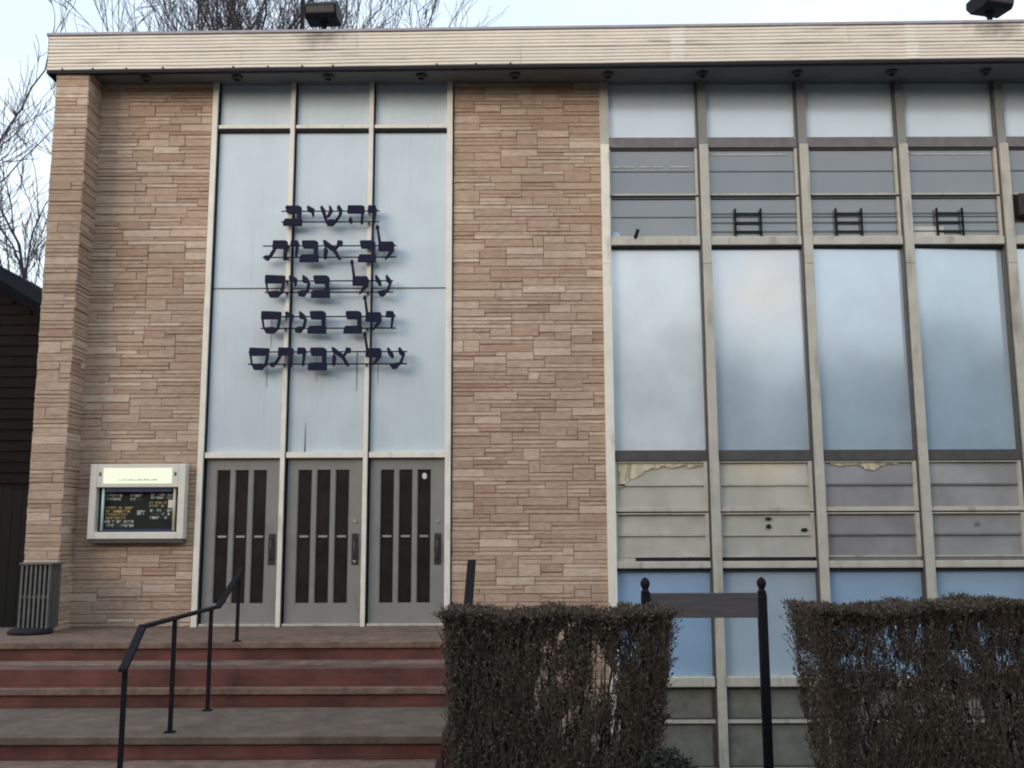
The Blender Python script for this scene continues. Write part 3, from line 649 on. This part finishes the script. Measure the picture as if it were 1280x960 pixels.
# ------------------------------------------------------------ floodlights
def flood(cx, cy, zb, rz, label):
    T = thing('floodlight', label, 'floodlight', (cx, cy, 7.58+zb), 'floodlights on the roof edge')
    T.rotation_euler = (0, 0, rz)
    def add(name, mb, m, par=T, **k):
        # local build around the post foot
        me = mb; off = WL[T.name]; me.v = [tuple(Vector(v)+off) for v in me.v]; return obj(name, me, m, par, **k)
    add('post', MB().tube([(0,0,-.10),(0,0,.12)], .035, 10), m_black, smooth=True)
    add('knuckle', MB().lathe(0,0,[(.05,.08),(.06,.10),(.06,.14),(.05,.16)],12), m_black)
    h = MB()
    # housing: hooded box tilted down, wide in x; profile in yz
    pr = [(-.20,.15),(-.16,.11),(.10,.12),(.17,.22),(.17,.31),(-.13,.35),(-.23,.26)]
    k = len(pr); vs = [(x,y,z) for x in (-.21,.21) for y,z in pr]
    h.add(vs, [tuple(range(k)), tuple(range(2*k-1,k-1,-1))]+[(i,(i+1) % k,(i+1) % k+k,i+k) for i in range(k)])
    hs = add('housing', h, m_black, bevel=.012)
    add('lens', MB().add([(-.18,-.2075,.165),(.18,-.2075,.165),(.18,-.2295,.245),(-.18,-.2295,.245)], [(0,1,2,3)]), m_plate, hs)
    v = MB()
    for q in range(6): v.box(-.19, .19, .172, .19,   .225+q*.013, .231+q*.013)
    add('fin', v, m_black, hs)
    return T
f1 = flood(-2.425, -.30, 0, R(-4), 'black hooded floodlight on the roof edge above the Hebrew letters')
f2 = flood(6.20, -.42, .05, R(14), 'black turned floodlight on the roof edge above the glass window bays')
obj('conduit', MB().box(-2.76+0, -2.715, -.24, -.19, 7.49, 8.12), m_black, f1)
obj('conduit', MB().box(-2.70, -2.5, -.23, -.2, 7.96, 8.0), m_black, f1)

# ------------------------------------------------------------ steps
ST = thing('entrance_steps', 'wide brick steps with stone treads and a concrete landing leading to the grey doors', 'steps', (-4,-3,G))
SX0, SX1 = -9.0, -.34
def flight(x1, yf, yb, zt, m, th=.065):
    obj('tread', MB().box(SX0, x1, yf, yb, zt-th, zt), m, ST, bevel=.008)
    obj('riser', MB().box(SX0+.02, x1-.02, yf+.035, yb, zt-.186, zt-th-.001), m_brickred, ST)
flight(SX1, -1.78, -.002, 0, m_slab)
flight(SX1, -2.13, -1.79, -.18, m_slab)
flight(SX1, -2.48, -2.14, -.36, m_slab)
flight(SX1-.24, -3.90, -2.49, -.54, m_land)
flight(SX1-.28, -4.26, -3.87, -.727, m_slab)
flight(SX1-.28, -4.62, -4.27, -.914, m_slab)
flight(SX1-.28, -4.98, -4.63, -1.10, m_slab)
flight(SX1-.28, -5.34, -4.99, -1.287, m_slab)
flight(SX1-.28, -5.70, -5.35, -1.474, m_slab)
obj('foundation', MB().box(SX0+.05, SX1-.04, -2.4, -.01, G, -.19).box(SX0+.05, SX1-.34, -3.8, -2.41, G, -.73).box(SX0+.05, SX1-.34, -5.6, -3.81, G, -1.66), m_brickred, ST)

# ------------------------------------------------------------ handrails
def handrail(X, label, ypts, posts, RW=.062):
    T = thing('handrail', label, 'handrail', (X, posts[0][0], posts[0][1]), 'black iron handrails on the steps')
    rl = MB()
    for p, q in zip(ypts, ypts[1:]):
        rl.bar((X,p[0],p[1]), (X,q[0],q[1]), RW, .03)
    for p in ypts: rl.box(X-RW/2, X+RW/2, p[0]-.02, p[0]+.02, p[1]-.0155, p[1]+.0155)
    obj('top_rail', rl, m_black, T, bevel=.006)
    for y, zb, zt in posts: obj('post', MB().box(X-.016, X+.016, y-.016, y+.016, zb, zt), m_black, T)
    for y, zb, zt in posts: obj('foot_plate', MB().box(X-.04, X+.04, y-.04, y+.04, zb+.001, zb+.012), m_black, T)
handrail(-2.89, 'black iron handrail running down the steps in front of the left door',
         [(-1.60,.75),(-2.45,.41),(-4.48,.40),(-4.84,.12)], [(-1.72,0,.70),(-2.67,-.54,.40),(-3.72,-.54,.40),(-4.80,-1.10,.13)])
handrail(-.43, 'black iron handrail at the right end of the steps, mostly hidden by the hedge',
         [(-1.60,.82),(-2.45,.42),(-2.72,.41)], [(-1.70,0,.77),(-2.45,-.36,.405)], .09)

# ------------------------------------------------------------ ribbed bin
BN = thing('ribbed_bin', 'grey bin of narrow upright metal slats standing at the foot of the stone pier', 'bin', (-5.45,-.71,0))
bx0, bx1, by0, by1 = -5.625, -5.285, -.86, -.56
obj('drum', MB().box(bx0+.02, bx1-.02, by0+.02, by1-.02, .05, .77), m_dark, BN)
for k in range(7):
    xs = bx0+.004+k*.0525
    obj('slat', MB().box(xs, xs+.028, by0-.003, by0+.012, .06, .775), m_bin, BN, bevel=.006)
for k in range(5):
    ys = by0+.04+k*.055
    obj('slat', MB().box(bx1-.012, bx1+.003, ys, ys+.028, .06, .775), m_bin, BN, bevel=.006)
obj('band', MB().box(bx0, bx1-.013, by0+.0125, by0+.0195, .40, .43), m_bin, BN)
obj('rim', MB().box(bx0-.012, bx1+.03, by0-.018, by1, .776, .80), m_bin, BN, bevel=.006)
obj('base', MB().lathe(bx0+.13, by0+.06, [(.235,.002),(.245,.03),(.21,.062),(.12,.07)], 24), m_dark, BN, True)

# ------------------------------------------------------------ sign frame
SG = thing('sign_frame', 'two black posts with finials carrying a weathered grey board between the hedges', 'sign', (1.85,-2.6,G))
for x in (1.295, 2.425):
    p_ = obj('post', MB().box(x-.041, x+.041, -2.641, -2.559, G, .53), m_black, SG, bevel=.006)
    obj('finial', MB().lathe(x, -2.6, [(.040,.531),(.046,.545),(.028,.565),(.034,.585),(.047,.615),(.045,.645),(.028,.67),(.008,.685)], 14), m_black, p_, True)
obj('board', MB().box(1.336, 2.384, -2.625, -2.575, .30, .535), m_board, SG, bevel=.004)

# ------------------------------------------------------------ hedges
def blades(mb, p, dirv, w, r):
    dirv = Vector(dirv); s_ = dirv.cross(Vector((r.uniform(-1,1), r.uniform(-1,1), r.uniform(-1,1)))).normalized()*w/2
    p = Vector(p); q = p+dirv; md = p+dirv*.5
    mb.v += [tuple(p), tuple(md+s_), tuple(q), tuple(md-s_)]; n = len(mb.v); mb.f.append((n-4,n-3,n-2,n-1))
def stick(mb, p, q, r0, r1):
    p = Vector(p); q = Vector(q); t = (q-p).normalized(); a = Vector((0,0,1)) if abs(t.z) < .9 else Vector((1,0,0))
    u = t.cross(a).normalized(); w_ = t.cross(u); n = len(mb.v)
    for e, rr in ((p,r0),(q,r1)):
        for k in range(3):
            an = k*2.0944; mb.v.append(tuple(e+(u*math.cos(an)+w_*math.sin(an))*rr))
    for k in range(3): mb.f.append((n+k, n+(k+1) % 3, n+3+(k+1) % 3, n+3+k))
def hedge(label, xl, xr, yf, yb, zt, seed, gaps, nleaf, nstem, zbump=None):
    """xl, xr: functions of height giving the two ends; gaps: ellipses (x, z, half width, half height) where the hedge is thin"""
    r = random.Random(seed)
    T = thing('hedge', label, 'hedge', ((xl(zt)+xr(zt))/2, (yf+yb)/2, G), 'clipped brown hedges along the building')
    top = lambda x: zt + .018*math.sin(x*9+seed) + .012*math.sin(x*23) + (zbump(x) if zbump else 0)
    def gap(x, y, z):
        # gaps run along the line of sight towards the wall, roughly along y
        for gx, gz_, a, b in gaps:
            u = (x-gx)/a; v = (z-gz_)/b
            if u*u+v*v < 1: return True
        return False
    st = MB(); tw = MB(); lf = MB()
    w0 = xr(0)-xl(0)
    for k in range(nstem):
        f = r.random(); z = G; x = xl(G)+f*(xr(G)-xl(G)); y = r.uniform(yf+.25, yb-.25); p = Vector((x,y,G-.02)); rad = r.uniform(.006,.013)
        f2 = min(1, max(0, f+r.uniform(-.10,.10))); ty = r.uniform(yf+.06, yb-.06)
        prev = p; n = 7
        for i in range(1, n+1):
            h = i/n; zz = G+(top(x)-G)*h*r.uniform(.97,1.0)
            xx = (xl(zz)+f*(xr(zz)-xl(zz)))*(1-h)+(xl(zz)+f2*(xr(zz)-xl(zz)))*h
            q = Vector((xx+r.gauss(0,.018), y+(ty-y)*h+r.gauss(0,.018), zz))
            stick(st, prev, q, rad*(1-.75*(h-1/n)), rad*(1-.75*h))
            # side twigs
            for _ in range(1+(h > .4)+(h > .75)*2):
                d_ = Vector((r.gauss(0,.5), r.gauss(0,.5), r.uniform(.5,1.2))).normalized()*r.uniform(.12,.35)
                e = q+d_
                if e.z > top(e.x)+.02: e.z = top(e.x)+.02*r.random()
                if yf-.02 < e.y < yb+.02 and xl(e.z)-.02 < e.x < xr(e.z)+.02 and not gap(e.x, e.y, e.z): stick(tw, q, e, .0035, .0012)
            prev = q
    # fine twigs and dry leaves in clumps
    cnt = 0
    while cnt < nleaf:
        cz = r.random()
        z = zt-(zt-G)*(cz**1.15)
        xa, xb = xl(z), xr(z); x = r.uniform(xa, xb)
        sh = r.random()
        if z > top(x)-.32+.1*math.sin(x*7) or z < -1.25+.12*math.sin(x*5):
            y = yf+abs(r.gauss(0,.10)) if sh < .5 else r.uniform(yf, yb)
        elif sh < .83: y = yf+abs(r.gauss(0,.11))
        elif sh < .92: y = yb-abs(r.gauss(0,.06))
        else: y = r.uniform(yf, yb)
        if r.random() < .12: x = xa+abs(r.gauss(0,.04)) if r.random() < .5 else xb-abs(r.gauss(0,.04))
        if r.random() < .20: z = top(x)-abs(r.gauss(0,.06))
        if gap(x, y, z): continue
        if z < top(x)-.4 and y < yf+.3 and gap(x-.03, y, z-.04): continue
        if y < yf-.02 or y > yb+.02: continue
        n = r.randint(2,5)
        base = Vector((x,y,z))
        dv = Vector((r.gauss(0,.35), r.gauss(0,.35)-.15*(y < yf+.2), r.uniform(.5,1.3))).normalized()
        ln = r.uniform(.07,.20)
        e = base+dv*ln
        if e.z > top(x)+.015: e.z = top(x)+.03*r.random()
        stick(tw, base, e, .0034, .0014)
        for _ in range(n):
            pp = base.lerp(e, r.random()); d2 = Vector((r.gauss(0,.7), r.gauss(0,.7), r.gauss(.5,.6))).normalized()*r.uniform(.020,.042)
            blades(lf, pp, d2, r.uniform(.009,.018), r)
        cnt += n
    obj('stem', st, m_twig, T, recalc=False); obj('twig', tw, m_twig, T, recalc=False); obj('foliage', lf, m_leaf, T, recalc=False)
    for c_ in T.children:
        if c_.name.startswith(('twig','foliage','stem')): c_['kind'] = 'stuff'
    return T
YH = -5.0
def at(px, py, y): return unp(px, py, y)
gl1 = []
for px, py, a, b in ((713,787,8,11),(705,810,9,20),(685,822,10,16),(703,860,12,14),(745,820,10,16),(752,850,14,32),(745,880,9,18),(676,868,12,18),(708,925,14,22),(725,895,7,10),(770,922,8,20),(782,800,7,20),(778,830,8,14),(800,838,6,10),(795,808,5,10),(820,808,5,12),(820,830,5,12),(768,862,6,16),(655,825,7,12),(640,815,5,16),(750,940,12,18),(735,870,8,12),(668,900,8,12),(768,890,5,10),(640,830,6,8)):
    x, z = at(px, py, YH+.08); gl1.append((x, z, a/168*.95, b/168*1.05))
gl2 = []
for px, py, a, b in ((1005,790,4,14),(1046,800,5,18),(1062,785,4,9),(1063,802,5,12),(1097,822,5,12),(1108,800,7,14),(1116,832,9,22),(1119,785,4,9),(1141,805,5,18),(1152,793,6,16),(1168,790,4,10),(1187,802,8,20),(1205,832,13,12),(1234,800,7,14),(1253,832,11,14),(1270,805,6,14),(1075,835,6,12),(1057,835,7,12),(1020,840,6,12),(1140,845,8,10),(1105,890,7,18),(1075,900,5,18),(1215,905,12,20),(1258,890,14,14),(1130,885,6,22),(1150,900,9,8),(1095,912,6,14),(1078,940,7,18),(1115,935,5,16),(1185,875,7,16),(1265,935,10,20),(1222,780,5,10)):
    x, z = at(px, py, YH+.08); gl2.append((x, z, a/168*1.25, b/168*1.12))
hedge('brown twiggy hedge right of the steps, in front of the sign frame', lambda z: -.455-.03*math.sin(z*3), lambda z: .95+.22*max(0,min(1,(z+1.2)/1.75))**.8, YH, YH+.85, .50, 11, gl1, 100000, 90)
hb = lambda x: .045*math.exp(-((x-3.6)/.5)**2)
hedge('long brown twiggy hedge in front of the window bays, right of the sign frame', lambda z: 2.44-.20*max(0,min(1,(z+.9)/1.4))**.8, lambda z: 6.2, YH, YH+.85, .52, 12, gl2, 215000, 200, hb)
# low evergreen shrub
def shrub():
    r = random.Random(21)
    T = thing('evergreen_shrub', 'small dark rounded evergreen shrub at the foot of the left hedge', 'shrub', (1.02,-5.5,G))
    lf = MB(); st = MB()
    for k in range(40):
        a = r.uniform(0,6.28); rr = r.uniform(.05,.26); stick(st, (1.02,-5.5,G), (1.02+rr*math.cos(a), -5.5+rr*math.sin(a), G+r.uniform(.5,1.15)), .008, .003)
    for k in range(9000):
        th = r.uniform(0,6.28); ph = math.acos(r.uniform(-.2,1)); q = 1-abs(r.gauss(0,.12))
        p = Vector((1.02+.31*q*math.sin(ph)*math.cos(th)*(1+.1*math.sin(5*th)), -5.5+.31*q*math.sin(ph)*math.sin(th), G+.80+.58*q*math.cos(ph)))
        if math.cos(ph) < 0: p.z = G+.75*r.random()
        blades(lf, p, Vector((r.gauss(0,1), r.gauss(0,1), r.gauss(.4,1))).normalized()*r.uniform(.02,.04), .016, r)
    obj('stem', st, m_twig, T, recalc=False); o = obj('foliage', lf, m_leafdark, T, recalc=False); o['kind'] = 'stuff'
shrub()

# ------------------------------------------------------------ neighbour house and fence
NH = thing('neighbour_house', 'dark brown gabled house behind the stone pier at the left edge', 'house', (-13,5.2,G))
ey, rzx = 5.2, -13.2
def roofz(x): return 5.2 - (x+8.4)*.585 if x > rzx else 5.2-(rzx+8.4)*.585+(x-rzx)*.585
xe = -7.6
hz = roofz(-8.0)-.2
w = MB(); w.poly([(-18.4,G),(-8.0,G),(-8.0,roofz(-8.0)-.22),(rzx,roofz(rzx)-.22),(-18.4,roofz(-18.4)-.22)], ey, ey+9)
hw = obj('wall', w, m_shingle, NH)
cs = MB()
for k in range(44):
    z = G+.3+k*.19; xr_ = -7.99
    if z > roofz(-8.0)-.3: xr_ = rzx+ (roofz(rzx)-.3-z)/.585
    xl_ = 2*rzx-xr_
    if xr_-xl_ > .4: cs.add([(xl_,ey-.002,z+.19),(xr_,ey-.002,z+.19),(xr_,ey-.03,z),(xl_,ey-.03,z)], [(0,1,2,3)])
obj('siding', cs, m_shingle, hw, recalc=False)
rr = MB()
for s_ in (1,-1):
    a = [(rzx, roofz(rzx)), (rzx+s_*(xe-rzx), roofz(xe) if s_ > 0 else roofz(2*rzx-xe))]
    vs = []
    for y in (ey-.35, ey+9.3):
        for x, z in a: vs += [(x,y,z),(x,y,z-.2)]
    rr.add(vs, [(0,2,6,4),(1,5,7,3),(0,1,3,2),(4,6,7,5),(2,3,7,6),(0,4,5,1)])
obj('roof', rr, m_roofdark, NH)
wf = obj('window', MB().box(-11.2, -10.2, ey-.07, ey-.031, 1.4, 2.9), m_bronze, NH); obj('pane', MB().box(-11.1, -10.3, ey-.075, ey-.0705, 1.5, 2.8), m_darkglass, wf)
FN = thing('board_fence', 'nearly black board fence closing the gap between the house and the stone pier', 'fence', (-8,1.5,G))
fb = MB(); x = -11.0
while x < -5.98:
    fb.box(x, x+.135, 1.5, 1.525, G, 1.80-(x+7.4)*.12+rnd.uniform(-.01,.01)); x += .14
obj('board', fb, m_fence, FN); obj('rail', MB().box(-11, -5.9, 1.527, 1.57, .2, .3).box(-11, -5.9, 1.527, 1.57, 1.2, 1.3), m_fence, FN)

# ------------------------------------------------------------ bare trees
def tree(x, y, h, seed, label, spread=.5, lean=(0,0), trunks=1, r0=.16, tl=.42, fork=.25, depth=4, dens=1, group='bare winter trees behind the building'):
    r = random.Random(seed); T = thing('bare_tree', label, 'tree', (x,y,G), group)
    tk = MB(); br = MB()
    def grow(p, d_, ln, rad, lev):
        n = 7 if lev == 0 else 5; pts = [p]; rs = [rad]; dd = d_
        wob = .07 if lev == 0 else .16
        for i in range(n):
            dd = (dd+Vector((r.gauss(0,wob), r.gauss(0,wob), r.gauss(.04,wob*.5)))).normalized()
            pts.append(pts[-1]+dd*ln/n); rs.append(max(.007, rad*(1-.55*(i+1)/n)))
        (tk if lev == 0 else br).tube(pts, rs, 8 if lev == 0 else (6 if lev < 3 else 3), caps=False)
        if lev >= depth: return
        k = max(3, round((8,6,5,5)[lev]*dens))
        for j in range(k):
            f_ = r.uniform(.35 if lev == 0 else .2, .98) if j else 1
            i = min(n-1, int(f_*n)); q = pts[i].lerp(pts[i+1], f_*n-i)
            ax = Vector((r.gauss(0,1), r.gauss(0,1), r.gauss(0,.4))); ax = (ax-dd*ax.dot(dd)).normalized()
            an = r.uniform(.35,.85)*(spread/.5) if j else r.uniform(.05,.3)
            nd = (dd*math.cos(an)+ax*math.sin(an)); nd.z += .18; nd.normalize()
            grow(q, nd, ln*r.uniform(.42,.62)*(1.0 if lev else .85), max(.010, rs[i]*r.uniform(.40,.62) if j else rs[-1]), lev+1)
    for t_ in range(trunks):
        a = 6.28*t_/max(1,trunks)+r.random()
        d_ = Vector((lean[0]+(fork*math.cos(a) if trunks > 1 else 0), lean[1]+(fork*math.sin(a) if trunks > 1 else 0), 1)).normalized()
        grow(Vector((x+.15*math.cos(a)*(trunks > 1), y, G-.1)), d_, h*tl, r0*(1 if trunks == 1 else .75), 0)
    obj('trunk', tk, m_bark, T, True); o = obj('branches', br, m_bark, T, True, recalc=False); o['kind'] = 'stuff'
tree(-13.4, 10.5, 13.4, 31, 'bare tree with several leaning stems behind the dark house at the left', .44, (.13,0), 4, .15, .62, fork=.17, dens=.84)
tree(-9.5, 17, 23, 32, 'bare tree rising behind the left end of the roof, left of the other roof trees', .30, (.03,0), 4, .21, .56, fork=.08, dens=.95)
tree(-6.9, 16, 24, 33, 'bare tree rising behind the floodlight above the Hebrew letters', .32, (.03,0), 4, .20, .56, fork=.09, dens=.95)
tree(-3.7, 18, 17.5, 34, 'thin bare tree, rightmost of the trees showing above the roof', .42, (0,0), 1, .09, .6)

# ------------------------------------------------------------ unseen evergreen belt, added behind the camera to shade the foot of the building
def belt():
    r = random.Random(77); lf = MB()
    for k in range(20000):
        x = r.uniform(-70,70); top = 8.6+1.2*math.sin(x*.35)+.8*math.sin(x*.9+1)
        z = G+(top-G)*r.random()**.9; y = -29+r.gauss(0,1.6)*(1-.6*(z-G)/(top-G))
        d_ = Vector((r.gauss(0,1), r.gauss(0,.6), r.gauss(0,1))).normalized()*r.uniform(.7,1.3)
        blades(lf, (x,y,z), d_, r.uniform(.6,1.1), r)
    o = obj('shade_woods', lf, m_leafdark, recalc=False); tag(o, 'unseen belt of evergreen trees added to shade the foot of the building', 'woods', kind='stuff')
belt()
